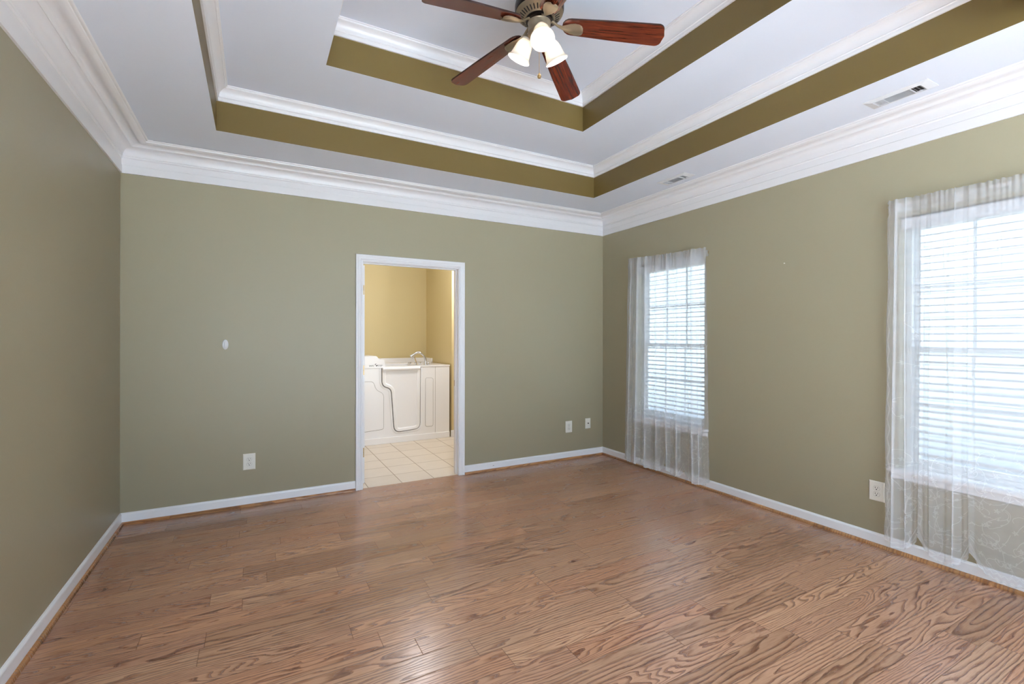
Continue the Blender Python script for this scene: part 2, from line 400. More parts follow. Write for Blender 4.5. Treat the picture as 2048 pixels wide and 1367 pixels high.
crown('trim_1', (XL, XR, YF, YB), PB, M_TRIM)
def tray_prof(zt):
    q = [(0.0, -0.094), (0.011, -0.094), (0.0125, -0.090), (0.0125, -0.073), (0.016, -0.071), (0.019, -0.068), (0.017, -0.064)]
    q += arc((0.017, -0.064), (0.055, -0.016), 0.17) + [(0.055, -0.016), (0.059, -0.018), (0.063, -0.015), (0.064, -0.007), (0.070, -0.006), (0.071, 0.0)]
    return [(p, zt + z) for p, z in q]
crown('trim_2', (T1[0], T1[1], T1[2], T1[3]), tray_prof(T1[4]), M_TRIM)
crown('trim_3', (T2[0], T2[1], T2[2], T2[3]), tray_prof(T2[4]), M_TRIM)

# baseboards with oak shoe moulding: profile swept along a wall
def sweep(m, prof, a, b, inward, ma=0.0, mb=0.0):
    """prof (p out of the wall, z); a,b floor points; inward unit; ma/mb = mitre slope at each end"""
    a = Vector((a[0], a[1], 0)); b = Vector((b[0], b[1], 0)); d = (b - a).normalized(); w = Vector((inward[0], inward[1], 0))
    R = []
    for P, s in ((a, ma), (b, -mb)): R.append([P + w * p + d * (p * s) + Vector((0, 0, z)) for p, z in prof])
    m.rings(R, True, True, True)
BASE = [(0, 0.0), (0.013, 0.0), (0.013, 0.074), (0.011, 0.080), (0.006, 0.086), (0.0, 0.088)]
SHOE = [(0.013, 0.0), (0.029, 0.0), (0.029, 0.006), (0.026, 0.014), (0.020, 0.019), (0.013, 0.021)]
CAS = 0.063
for name, a, b, w, ma, mb in (('baseboard_back_left', (XL, YB), (DX0 - CAS - 0.002, YB), (0, -1), 1, 0), ('baseboard_back_right', (DX1 + CAS + 0.002, YB), (XR, YB), (0, -1), 0, 1),
                              ('baseboard_right', (XR, YB), (XR, YF), (-1, 0), 1, 1), ('baseboard_left', (XL, YF), (XL, YB), (1, 0), 1, 1), ('baseboard_front', (XR, YF), (XL, YF), (0, 1), 1, 1)):
    m = MB(); sweep(m, BASE, a, b, w, ma, mb); o = structure(m.build(name, M_TRIM, bevel=0))
    m = MB(); sweep(m, SHOE, a, b, w, ma, mb); q = m.build('shoe_moulding', M_SHOE, o, smooth=True, angle=50); q['label'] = 'stained oak shoe moulding'
    if name == 'baseboard_back_right':
        m = MB(); m.prism([(2.205, 0.046), (2.222, 0.049), (2.222, 0.0525), (2.212, 0.052)], YB - 0.0138, YB - 0.0128); m.build('nick', M_SEAM, o)

# ------------------------------------------------------------------ doorway to the bathroom
door = empty('door_1', ((DX0 + DX1) / 2, YB, 0)); structure(door)
def casing(m, yface, sgn):
    prof = [(0.0, 0.0), (0.0, 0.011), (0.004, 0.013), (0.012, 0.0125), (0.016, 0.009), (0.020, 0.012), (0.030, 0.0165), (0.036, 0.0165), (0.040, 0.0145), (0.046, 0.018), (0.054, 0.020), (0.060, 0.0195), (CAS, 0.016), (CAS, 0.0)]
    R = []
    e = 0.0
    for o_, t in prof:
        y = yface + sgn * t
        R.append([(DX0 - o_, y, 0.0), (DX0 - o_, y, DZ + o_), (DX1 + o_, y, DZ + o_), (DX1 + o_, y, 0.0)])
    m.rings(R, close=False)
m = MB(); casing(m, YB - 0.0005, -1)
o = m.build('door_casing', M_TRIM, door, smooth=True, angle=25, recalc=False)
m = MB(); casing(m, BY0 + 0.0005, 1); m.build('door_casing', M_TRIM, door, smooth=True, angle=25)
m = MB(); g = 0.004
m.box(DX0 - 0.014, DX0 + g, YB - 0.0005, BY0 + 0.0005, 0, DZ - g); m.box(DX1 - g, DX1 + 0.014, YB - 0.0005, BY0 + 0.0005, 0, DZ - g); m.box(DX0 - 0.014, DX1 + 0.014, YB - 0.0005, BY0 + 0.0005, DZ - g, DZ + 0.014)
m.build('door_jamb', M_TRIM, door)
m = MB()
m.box(DX0 + g, DX0 + g + 0.010, 4.535, 4.568, 0, DZ - g); m.box(DX1 - g - 0.010, DX1 - g, 4.535, 4.568, 0, DZ - g); m.box(DX0 + g, DX1 - g, 4.535, 4.568, DZ - g - 0.010, DZ - g)
m.build('door_stop', M_TRIM, door, bevel=0.002)
# leaf swung open against the bathroom's left wall: its hinge edge faces the bedroom
lx0, lx1, ly0, ly1 = 0.880, 0.918, BY0 + 0.024, BY0 + 0.024 + 0.86
m = MB(); m.box(lx0, lx1, ly0, ly1, 0.012, 2.09)
leaf = m.build('door_leaf', M_TRIM, door, bevel=0.0015)
m = MB()
for z0, z1 in ((0.25, 0.72), (0.86, 1.50), (1.62, 1.95)):
    for y0, y1 in ((ly0 + 0.11, ly0 + 0.39), (ly0 + 0.47, ly0 + 0.75)):
        m.box(lx1 - 0.0005, lx1 + 0.006, y0, y1, z0, z1)
m.build('door_panel', M_TRIM, leaf, bevel=0.005)
for z in (1.855, 1.09, 0.305):
    m = MB(); m.box(lx0 + 0.006, lx1 - 0.004, ly0 - 0.0022, ly0 + 0.001, z - 0.045, z + 0.045)
    m.mi = 1
    for dx, dz in ((0.010, 0.034), (0.022, 0.0), (0.010, -0.034)): m.lathe([(0.0036, -0.0008), (0.0036, 0.0008)], 10, Matrix.Translation((lx0 + dx + 0.002, ly0 - 0.0026, z + dz)) @ Matrix.Rotation(PI / 2, 4, 'X'), True)
    m.tube([(lx0 - 0.002, ly0 - 0.004, z - 0.046), (lx0 - 0.002, ly0 - 0.004, z + 0.046)], 0.005, 10)
    m.build('hinge', [M_BRASS, M_SCREW], leaf)
m = MB(); m.box(DX1 - g - 0.0015, DX1 - g, 4.572, 4.600, 0.90, 0.96); m.build('strike_plate', M_BRASS, door)

# ------------------------------------------------------------------ bathroom shell
m = MB(); m.box(BXL - 0.1, 3.7, 4.513, BY1 + 0.1, -0.05, 0.0); structure(m.build('floor_bathroom', M_TILE))
m = MB(); m.box(BXL - 0.1, 3.7, BY1, BY1 + 0.12, 0, 2.74); structure(m.build('wall_bathroom_back', M_BATHWALL))
m = MB(); m.box(BXL - 0.12, BXL, BY0, BY1, 0, 2.74); structure(m.build('wall_bathroom_left', M_BATHWALL))
m = MB(); m.box(BXS, BXS + 0.13, 6.272, BY1, 0, 2.74); structure(m.build('wall_bathroom_stub', M_BATHWALL))
m = MB(); m.box(3.6, 3.7, BY0, BY1, 0, 2.74); structure(m.build('wall_bathroom_right', M_BATHWALL))
m = MB(); m.box(BXL - 0.1, 3.7, BY0, BY1 + 0.1, 2.74, 2.80); structure(m.build('ceiling_bathroom', M_CEIL))
m = MB(); sweep(m, [(0, 0), (0.014, 0), (0.014, 0.075), (0.009, 0.09), (0, 0.095)], (BXS + 0.13, 6.272), (BXS - 0.012, 6.272), (0, -1), 0, 0)
structure(m.build('baseboard_bathroom', M_TRIM))

# lamp of the bathroom: an unseen vanity light over the basin side, beyond the stub wall
def area_light(name, loc, rot, sx, sy, e, col, parent=None, portal=False):
    l = bpy.data.lights.new(name, 'AREA'); l.shape = 'RECTANGLE'; l.size = sx; l.size_y = sy; l.energy = e; l.color = col
    o = bpy.data.objects.new(name, l); COL.objects.link(o); o.location = loc; o.rotation_euler = rot
    if portal: l.cycles.is_portal = True
    if parent: o.parent = parent; o.location = Vector(loc) - parent.location
    return o
def point_light(name, loc, r, e, col):
    l = bpy.data.lights.new(name, 'POINT'); l.energy = e; l.color = col; l.shadow_soft_size = r
    o = bpy.data.objects.new(name, l); COL.objects.link(o); o.location = loc; return o
point_light('vanity_lamp', (2.80, 5.72, 2.25), 0.10, 26.0, (1.0, 0.99, 0.97))
point_light('bathroom_ceiling_lamp', (1.75, 5.5, 2.62), 0.12, 20.0, (0.96, 0.98, 1.0))

# ------------------------------------------------------------------ windows, blinds, curtains
def make_window(num, y0, y1, z0, z1):
    w = empty('window_%d' % num, (XR + 0.12, (y0 + y1) / 2, z0)); structure(w)
    xa, xb = XR + 0.095, XR + WT
    m = MB(); t = 0.032
    m.box(xa, xb, y0, y0 + t, z0, z1); m.box(xa, xb, y1 - t, y1, z0, z1); m.box(xa, xb, y0 + t, y1 - t, z0, z0 + t); m.box(xa, xb, y0 + t, y1 - t, z1 - t, z1)
    m.build('window_frame', M_VINYL, w, bevel=0.003)
    zm = 1.325
    for nm, a, b, dx in (('lower_sash', z0 + t, zm + 0.02, 0.0), ('upper_sash', zm - 0.02, z1 - t, 0.022)):
        x0, x1 = xa + 0.008 + dx, xa + 0.030 + dx; s = 0.036
        ya, yb = y0 + t, y1 - t
        m = MB(); m.box(x0, x1, ya, ya + s, a, b); m.box(x0, x1, yb - s, yb, a, b); m.box(x0, x1, ya + s, yb - s, a, a + s); m.box(x0, x1, ya + s, yb - s, b - s, b)
        sash = m.build(nm, M_VINYL, w, bevel=0.003)
        m = MB()
        for k in (1, 2):
            yy = ya + s + (yb - ya - 2 * s) * k / 3; m.box(x0 + 0.004, x1 - 0.004, yy - 0.009, yy + 0.009, a + s, b - s)
        zz = (a + b) / 2; m.box(x0 + 0.0048, x1 - 0.0048, ya + s, yb - s, zz - 0.009, zz + 0.009)
        m.build('muntin', M_VINYL, sash)
        m = MB(); m.box((x0 + x1) / 2 - 0.002, (x0 + x1) / 2 + 0.002, ya + s - 0.004, yb - s + 0.004, a + s - 0.004, b - s + 0.004)
        m.build('glass_pane', M_GLASS, sash)
    m = MB(); m.prism([(XR - 0.042, y0 - 0.05), (XR - 0.042, y1 + 0.05), (XR - 0.0005, y1 + 0.05), (XR - 0.0005, y1 - 0.001), (xa + 0.004, y1 - 0.001), (xa + 0.004, y0 + 0.001), (XR - 0.0005, y0 + 0.001), (XR - 0.0005, y0 - 0.05)], z0 - 0.022, z0 + 0.002, 'xy')
    m.build('window_sill', M_TRIM, w, bevel=0.004)
    m = MB(); m.box(XR - 0.017, XR - 0.0005, y0 - 0.038, y1 + 0.038, z0 - 0.068, z0 - 0.022); m.build('sill_apron', M_TRIM, w, bevel=0.004)
    area_light('window_portal', (XR + WT + 0.02, (y0 + y1) / 2, (z0 + z1) / 2), (0, PI / 2, 0), z1 - z0, y1 - y0, 1.0, (1, 1, 1), None, True)
    return w
for i, h in enumerate(WIN): make_window(i + 1, *h)
# unseen wide window added behind the camera to let in more daylight
w = empty('window_3', ((FILL_WIN[0] + FILL_WIN[1]) / 2, YF, FILL_WIN[2])); structure(w)
m = MB(); xa, xb, za, zb = FILL_WIN; t = 0.05; ya, yb = YF - 0.12, YF - 0.07
m.box(xa, xa + t, ya, yb, za, zb); m.box(xb - t, xb, ya, yb, za, zb); m.box(xa + t, xb - t, ya, yb, za, za + t); m.box(xa + t, xb - t, ya, yb, zb - t, zb); m.box((xa + xb) / 2 - 0.03, (xa + xb) / 2 + 0.03, ya, yb, za + t, zb - t)
m.build('window_frame', M_VINYL, w)
m = MB(); m.box(xa + t, xb - t, ya + 0.02, ya + 0.024, za + t, zb - t); m.build('glass_pane', M_GLASS, w)
area_light('window_portal', ((xa + xb) / 2, YF - WT - 0.02, (za + zb) / 2), (-PI / 2, 0, 0), xb - xa, zb - za, 1.0, (1, 1, 1), None, True)

def make_blind(y0, y1, ztop, zrail, label, cord_y):
    XB = XR + 0.048
    b = empty('venetian_blind', (XB, (y0 + y1) / 2, ztop))
    tag(b, label, 'window blind', 'venetian blinds in the right wall windows')
    m = MB(); m.box(XB - 0.030, XB + 0.026, y0, y1, ztop - 0.042, ztop); m.build('head_rail', M_SLAT, b, bevel=0.003)
    m = MB(); m.prism([(XB - 0.040, ztop - 0.072), (XB - 0.034, ztop - 0.075), (XB - 0.031, ztop - 0.070), (XB - 0.031, ztop - 0.008), (XB - 0.038, ztop - 0.003), (XB - 0.044, ztop - 0.010), (XB - 0.041, ztop - 0.02), (XB - 0.041, ztop - 0.06)], y0 - 0.004, y1 + 0.004, 'xz')
    m.build('valance', M_SLAT, b)
    pitch = 0.0445; z = ztop - 0.085; m = MB(); zs = []
    while z > zrail + 0.03:
        zs.append(z); ring = []
        hw = 0.024; tilt = 0.16
        for yy in (y0 + 0.004, y1 - 0.004):
            top = []; bot = []
            for k in range(7):
                u = -1 + 2 * k / 6; cz = 0.0035 * (1 - u * u)
                px, pz = u * hw, cz
                qx, qz = px * math.cos(tilt) - pz * math.sin(tilt), px * math.sin(tilt) + pz * math.cos(tilt)
                top.append((XB + qx, yy, z + qz + 0.0012)); bot.append((XB + qx, yy, z + qz - 0.0012))
            ring.append(top + bot[::-1])
        m.rings(ring, True, True, True); z -= pitch
    m.build('slats', M_SLAT, b, smooth=True, angle=40)
    m = MB(); m.box(XB - 0.025, XB + 0.025, y0 + 0.002, y1 - 0.002, zrail, zrail + 0.016); m.build('bottom_rail', M_SLAT, b, bevel=0.004)
    w_ = y1 - y0
    for f in (0.10, 0.5, 0.90):
        m = MB(); yy = y0 + w_ * f
        for dx in (-0.0255, 0.0255): m.tube([(XB + dx, yy, ztop - 0.04), (XB + dx, yy, zrail + 0.012)], 0.0011, 6)
        for zz in zs: m.tube([(XB - 0.0255, yy, zz - 0.003), (XB + 0.0255, yy, zz + 0.003)], 0.0008, 5)
        m.build('ladder_cord', M_SLAT, b)
    m = MB(); m.tube([(XB - 0.034, cord_y, ztop - 0.05), (XB - 0.036, cord_y - 0.012, ztop - 0.55), (XB - 0.037, cord_y - 0.03, ztop - 1.1), (XB - 0.036, cord_y - 0.05, zrail + 0.05)], 0.0022, 8)
    cd = m.build('lift_cord', M_PLATE, b)
    m = MB(); m.lathe([(0.002, 0.0), (0.006, -0.008), (0.008, -0.03), (0.006, -0.036), (0.0, -0.036)], 12, Matrix.Translation((XB - 0.036, cord_y - 0.05, zrail + 0.05))); m.build('cord_tassel', M_PLATE, cd)
    return b
make_blind(WIN[0][0] + 0.012, WIN[0][1] - 0.012, 2.180, 0.562, 'white slatted blind lowered to the sill in the farther window by the corner', 3.80)
make_blind(WIN[1][0] + 0.012, WIN[1][1] - 0.012, 2.180, 0.655, 'wide white slatted blind with raised bottom rail in the nearer window', 1.285)

def make_curtain(yl, yr, ytl, ytr, ztl, ztr, pleats, notches, zb, label, rodlabel, seedv, ncol=300):
    """yl/yr: hem edges (left in the picture first), ytl/ytr: top edges; pleats: (fraction across, width, depth)"""
    rnd = random.Random(seedv); XC = XR - 0.064
    def base_y(s, t):
        a = ytl + (ytr - ytl) * s; b = yl + (yr - yl) * s
        return a + (b - a) * t
    phs = [(rnd.uniform(0, 6.28), rnd.uniform(8, 30), rnd.uniform(0.2, 1)) for _ in range(7)]
    wd = abs(ytr - ytl)
    def hem(s):
        y = base_y(s, 1.0); d = min(abs(y - q) for q, h in notches); hh = [h for q, h in notches if abs(abs(y - q) - d) < 1e-9][0]
        return hh * math.exp(-d / 0.040) + 0.004 * math.cos(y * 2 * PI / 0.030)
    def P(s, t, off=0.0):
        y = base_y(s, t); dy = 0.0; dx = 0.0
        gather = math.exp(-t / 0.05)
        for c, L, A in pleats:
            cc = c + 0.006 * math.sin(3.1 * t + c * 40)
            d = (s - cc) * wd; k = 1.0 - 0.25 * gather
            if abs(d) < L:
                win = 0.5 + 0.5 * math.cos(PI * d / L)
                dy += A * k * math.sin(2 * PI * d / L) * win * (1 if ytr < ytl else -1)
                dx += min(A, 0.020) * 1.3 * k * win * (1 + 0.5 * math.sin(2 * PI * d / L))
        for ph, fr, am in phs: dx += 0.0022 * am * math.sin(fr * s + ph + 1.3 * t)
        dx += gather * 0.0045 * math.sin(s * 190 + 3 * math.sin(s * 23))
        z0 = ztl + (ztr - ztl) * s - 0.006 * math.sin(PI * s)
        z = z0 - t * (z0 - zb)
        if t > 0.72: z += hem(s) * ((t - 0.72) / 0.28) ** 1.5
        if t < 0.02: z += 0.003 * math.sin(s * 150 + 2 * math.sin(s * 37)) * (1 - t / 0.02)
        edge = min(s, 1 - s) * wd
        if edge < 0.02: dy += 0.0035 * math.sin(z * 2 * PI / 0.032) * (1 - edge / 0.02)
        return Vector((XC - dx - off, y + dy, z))
    root = empty('sheer_curtain', (XC, (ytl + ytr) / 2, zb)); tag(root, label, 'curtain', 'sheer white curtains')
    rows = [0, 0.006, 0.012, 0.018, 0.024, 0.03, 0.04] + [0.05 + 0.95 * i / 70 for i in range(71)]
    m = MB(); n = ncol
    m.rings([[P(i / n, t) for i in range(n + 1)] for t in rows], close=False)
    m.build('voile_panel', M_SHEER, root, smooth=True, angle=80, recalc=False)
    # second layer of the rod pocket
    m = MB(); m.rings([[P(i / n, t, -0.030) for i in range(n + 1)] for t in (0.010, 0.02, 0.030, 0.036)], close=False)
    m.build('rod_pocket', M_SHEER, root, smooth=True, angle=80, recalc=False)
    # embroidery: scrolling vines with leaves, lace border above the scalloped hem
    H = ztl - zb; m = MB()
    def ribbon(pts, w):
        L = []; R_ = []
        for i in range(len(pts)):
            a, b = pts[max(i - 1, 0)], pts[min(i + 1, len(pts) - 1)]
            dx, dz = b[0] - a[0], b[1] - a[1]; q = math.hypot(dx, dz) or 1
            nx, nz = -dz / q * w / 2, dx / q * w / 2
            L.append((pts[i][0] + nx, pts[i][1] + nz)); R_.append((pts[i][0] - nx, pts[i][1] - nz))
        def Q(p): return P(min(max(p[0] / wd, 0), 1), min(max(p[1] / H, 0), 1), 0.0012)
        vs = [Q(p) for p in L] + [Q(p) for p in R_]; k = len(pts)
        m.add(vs, [(i, i + 1, k + i + 1, k + i) for i in range(k - 1)])
    def leaf(cx, cz, a, l, w):
        vs = []
        if cz < 0.28: return
        for q in range(8):
            u = 2 * PI * q / 8; ex, ez = l * math.cos(u), w * math.sin(u) * (1 - 0.3 * math.cos(u))
            vs.append((cx + ex * math.cos(a) - ez * math.sin(a), cz + ex * math.sin(a) + ez * math.cos(a)))
        def Q(p): return P(min(max(p[0] / wd, 0), 1), min(max(p[1] / H, 0), 1), 0.0013)
        m.add([Q(p) for p in vs], [tuple(range(8))])
    def spiral(x, z, a, l, turn, w):
        pts = []; k = 26
        for i in range(k):
            pts.append((x, z)); st = l / k; f = i / k
            a += turn * (0.02 + 0.34 * f ** 1.7); x += math.cos(a) * st * (1.2 - 0.75 * f); z += math.sin(a) * st * (1.2 - 0.75 * f)
        ribbon(pts, w)
        return pts
    step = 0.108; zz = H - 0.10; rown = 0
    while zz > 0.2:
        low = zz > 0.70 * H
        x = 0.03 + (rown % 2) * 0.05
        while x < wd - 0.03:
            if low or (zz > 0.5 and rnd.random() < 0.3):
                a0 = rnd.uniform(0, 6.28); t0 = rnd.choice((-1, 1)); wdt = 0.0032 if low else 0.0024
                for q in range(2 if low else 1):
                    pts = spiral(x + rnd.uniform(-0.02, 0.02), zz + rnd.uniform(-0.03, 0.03), a0 + q * PI + rnd.uniform(-0.4, 0.4), rnd.uniform(0.20, 0.27), t0, wdt)
                    for f in (6, 12): leaf(pts[f][0] + rnd.uniform(-0.008, 0.008), pts[f][1] + rnd.uniform(-0.008, 0.008), rnd.uniform(0, 6.28), 0.009, 0.004)
                for q in range(5):
                    u = q * 1.257 + a0; leaf(x + 0.008 * math.cos(u), zz + 0.008 * math.sin(u), u, 0.007, 0.0035)
            x += step * rnd.uniform(0.85, 1.15)
        zz -= step * (0.9 if low else 1.6); rown += 1
    for off, wv in ((0.006, 0.010), (0.034, 0.005)):
        ribbon([(wd * i / 200, H * (1 - 0.0) - off - (0.004 * math.sin(i * 1.1))) for i in range(201)], wv)
    for q, h in notches:
        sn = abs(q - yl) / abs(yr - yl) * wd
        if 0.02 < sn < wd - 0.02:
            for k in range(9):
                f = (k + 0.5) / 9; hw = 0.045 * (1 - f); ribbon([(sn - hw, H - 0.012 - 0.060 * f), (sn, H - 0.014 - 0.060 * f), (sn + hw, H - 0.012 - 0.060 * f)], 0.0045)
            ribbon([(sn - 0.055, H - 0.012), (sn, H - 0.082), (sn + 0.055, H - 0.012)], 0.006)
    for sx in (0.012, wd - 0.012): ribbon([(sx + 0.003 * math.sin(i * 0.9), 0.05 + (H - 0.06) * i / 120) for i in range(121)], 0.0032)
    o = m.build('embroidery', M_LACE, root, recalc=False, smooth=True, angle=80); o['label'] = 'embroidered scrolling vines and lace border'
    # rod
    zr = (ztl + ztr) / 2 - 0.055
    r = empty('curtain_rod', (XR, (ytl + ytr) / 2, zr)); tag(r, rodlabel, 'curtain rod', 'flat curtain rods')
    y_a, y_b = min(ytl, ytr) + 0.028, max(ytl, ytr) - 0.016; za, zb_ = (ztr, ztl) if ytr < ytl else (ztl, ztr)
    m = MB(); xr = XC + 0.012; pr = [(-0.009, 0.0), (0.009, 0.0), (0.009, 0.004), (-0.009, 0.004)]
    path = [(XR - 0.001, y_a), (xr + 0.008, y_a), (xr, y_a + 0.008)] + [(xr, y_a + 0.008 + (y_b - y_a - 0.016) * k / 8) for k in range(1, 9)] + [(xr + 0.008, y_b), (XR - 0.001, y_b)]
    R = []
    for (px, py) in path:
        f = (py - y_a) / (y_b - y_a); zc = za + (zb_ - za) * f - 0.040
        R.append([(px, py, zc - 0.010), (px, py, zc + 0.010), (px + 0.003, py + (0.003 if py < (y_a + y_b) / 2 else -0.003) * (1 if px > xr else 0), zc + 0.010), (px + 0.003, py + (0.003 if py < (y_a + y_b) / 2 else -0.003) * (1 if px > xr else 0), zc - 0.010)])
    m.rings(R, True, True, True); m.build('rod', M_ROD, r)
    for yy, zc in ((y_a, za), (y_b, zb_)):
        m = MB(); m.box(XR - 0.014, XR - 0.0003, yy - 0.007, yy + 0.007, zc - 0.060, zc - 0.022); m.build('rod_bracket', M_BRASS, r)
    return root
make_curtain(4.030, 2.915, 3.980, 2.955, 2.276, 2.232,
             [(0.055, 0.045, 0.012), (0.165, 0.085, 0.026), (0.285, 0.085, 0.026), (0.425, 0.045, 0.013), (0.555, 0.045, 0.013), (0.675, 0.045, 0.013), (0.855, 0.07, 0.02), (0.90, 0.04, 0.010)],
             [(4.06, 0.05), (3.78, 0.05), (3.437, 0.115), (3.205, 0.095), (2.90, 0.09)], 0.035,
             'pleated sheer lace curtain over the farther window nearest the corner', 'flat rod carrying the sheer curtain at the farther window near the corner', 3)
make_curtain(1.545, 0.53, 1.533, 0.545, 2.292, 2.292,
             [(0.045, 0.06, 0.018), (0.10, 0.04, 0.010), (0.165, 0.03, 0.004), (0.225, 0.03, 0.004), (0.335, 0.045, 0.012), (0.40, 0.035, 0.006), (0.74, 0.04, 0.008)],
             [(1.56, 0.06), (1.371, 0.125), (1.126, 0.125), (0.83, 0.12), (0.54, 0.1)], 0.045,
             'wide sheer lace curtain at the right edge over the nearer window', 'flat rod carrying the sheer curtain at the nearer window by the right edge', 11)

# ------------------------------------------------------------------ wall plates and small fittings
def disc(cx, cz, rx, rz, n=20, flat=None):
    q = []
    for i in range(n):
        a = 2 * PI * i / n; x, z = rx * math.cos(a), rz * math.sin(a)
        if flat: z = max(-flat, min(flat, z))
        q.append((cx + x, cz + z))
    return q
def outlet_proto():
    """plate in the local XZ plane facing -Y"""
    o = empty('wall_outlet', (0, 0, 0))
    m = MB(); w, h = 0.0455, 0.0665
    m.rings([[(-w, 0, -h), (w, 0, -h), (w, 0, h), (-w, 0, h)], [(-w, -0.003, -h), (w, -0.003, -h), (w, -0.003, h), (-w, -0.003, h)], [(-w + 0.005, -0.0065, -h + 0.005), (w - 0.005, -0.0065, -h + 0.005), (w - 0.005, -0.0065, h - 0.005), (-w + 0.005, -0.0065, h - 0.005)]], True, True, True)
    m.build('cover_plate', M_PLATE, o, local=True)
    for s in (1, -1):
        cz = 0.0195 * s
        m = MB(); m.prism(disc(0, cz, 0.0185, 0.0172, 24, 0.0145), -0.0062, -0.0082)
        r = m.build('receptacle', M_PLATE, o, local=True, bevel=0.0006)
        m = MB(); m.box(-0.0085, -0.0055, -0.0086, -0.0080, cz - 0.0005, cz + 0.0095); m.box(0.0055, 0.0085, -0.0086, -0.0080, cz + 0.0005, cz + 0.0085)
        m.prism(disc(0, cz - 0.0075, 0.0036, 0.0036, 10), -0.0086, -0.0080)
        m.build('slots', M_BLACK, r, local=True)
        m = MB(); ring = disc(0, cz, 0.0197, 0.0184, 24, 0.0157); m.prism(ring, -0.0063, -0.0068); m.build('gap', M_SEAML, r, local=True)
    m = MB(); m.prism(disc(0, 0, 0.0028, 0.0028, 10), -0.0062, -0.0075); m.build('screw', M_PLATE, o, local=True)
    return o
G = 'duplex wall outlets'
o1 = outlet_proto(); o1.location = (-0.0425, YB - 0.0002, 0.3695); tag(o1, 'duplex outlet low on the back wall left of the doorway', 'outlet', G)
o2 = copy_tree(o1); o2.location = (3.192, YB - 0.0002, 0.3715); tag(o2, 'duplex outlet on the back wall right of the doorway, left of the cable plate', 'outlet', G)
o3 = copy_tree(o1); o3.location = (XR - 0.0002, 1.625, 0.3685); o3.rotation_euler = (0, 0, PI / 2); o3.rotation_euler.z = -PI / 2; tag(o3, 'duplex outlet on the right wall beside the nearer window', 'outlet', G)

c = empty('cable_plate', (3.468, YB - 0.0002, 0.388)); tag(c, 'small ivory cable jack plate nearest the room corner', 'wall plate')
m = MB(); w, h = 0.037, 0.060
m.rings([[(-w, 0, -h), (w, 0, -h), (w, 0, h), (-w, 0, h)], [(-w, -0.003, -h), (w, -0.003, -h), (w, -0.003, h), (-w, -0.003, h)], [(-w + 0.004, -0.006, -h + 0.004), (w - 0.004, -0.006, -h + 0.004), (w - 0.004, -0.006, h - 0.004), (-w + 0.004, -0.006, h - 0.004)]], True, True, True)
m.build('cover_plate', M_PLATE, c, local=True)
m = MB(); m.lathe([(0.0075, 0.0), (0.0075, 0.004), (0.005, 0.004), (0.005, 0.011), (0.0, 0.011)], 16, Matrix.Translation((0, -0.006, 0.002)) @ Matrix.Rotation(PI / 2, 4, 'X')); m.build('jack', M_SCREW, c, local=True)

v = empty('oval_wall_mount', (-0.214, YB - 0.0002, 1.342)); tag(v, 'small white oval mount on the back wall above the left outlet', 'wall fitting')
m = MB(); R = []
for k in range(5):
    f = 1 - (k / 4) ** 2 * 0.22; R.append([(0.0225 * f * math.cos(2 * PI * i / 28), -0.0025 * k, 0.041 * f * math.sin(2 * PI * i / 28)) for i in range(28)])
m.rings(R, True, True, True); m.build('backplate', M_TRIM, v, local=True, smooth=True, angle=40)
m = MB(); R = []
for k in range(7):
    a = k / 6 * PI / 2; R.append([(0.011 * math.cos(a) * math.cos(2 * PI * i / 20) + 0.002, -0.010 - 0.012 * math.sin(a), 0.030 * max(math.cos(a), 0.02) * math.sin(2 * PI * i / 20)) for i in range(20)])
m.rings(R, True, True, True); m.build('front_boss', M_TRIM, v, local=True, smooth=True, angle=60)
m = MB(); m.lathe([(0.0, 0.0), (0.004, 0.0005), (0.0045, 0.0015), (0.002, 0.002), (0.0018, 0.012)], 10, Matrix.Translation((XR - 0.0115, 2.258, 1.993)) @ Matrix.Rotation(PI / 2, 4, 'Y'))
tag(m.build('nail', M_PLATE), 'tiny nail head alone on the right wall between the windows', 'nail')

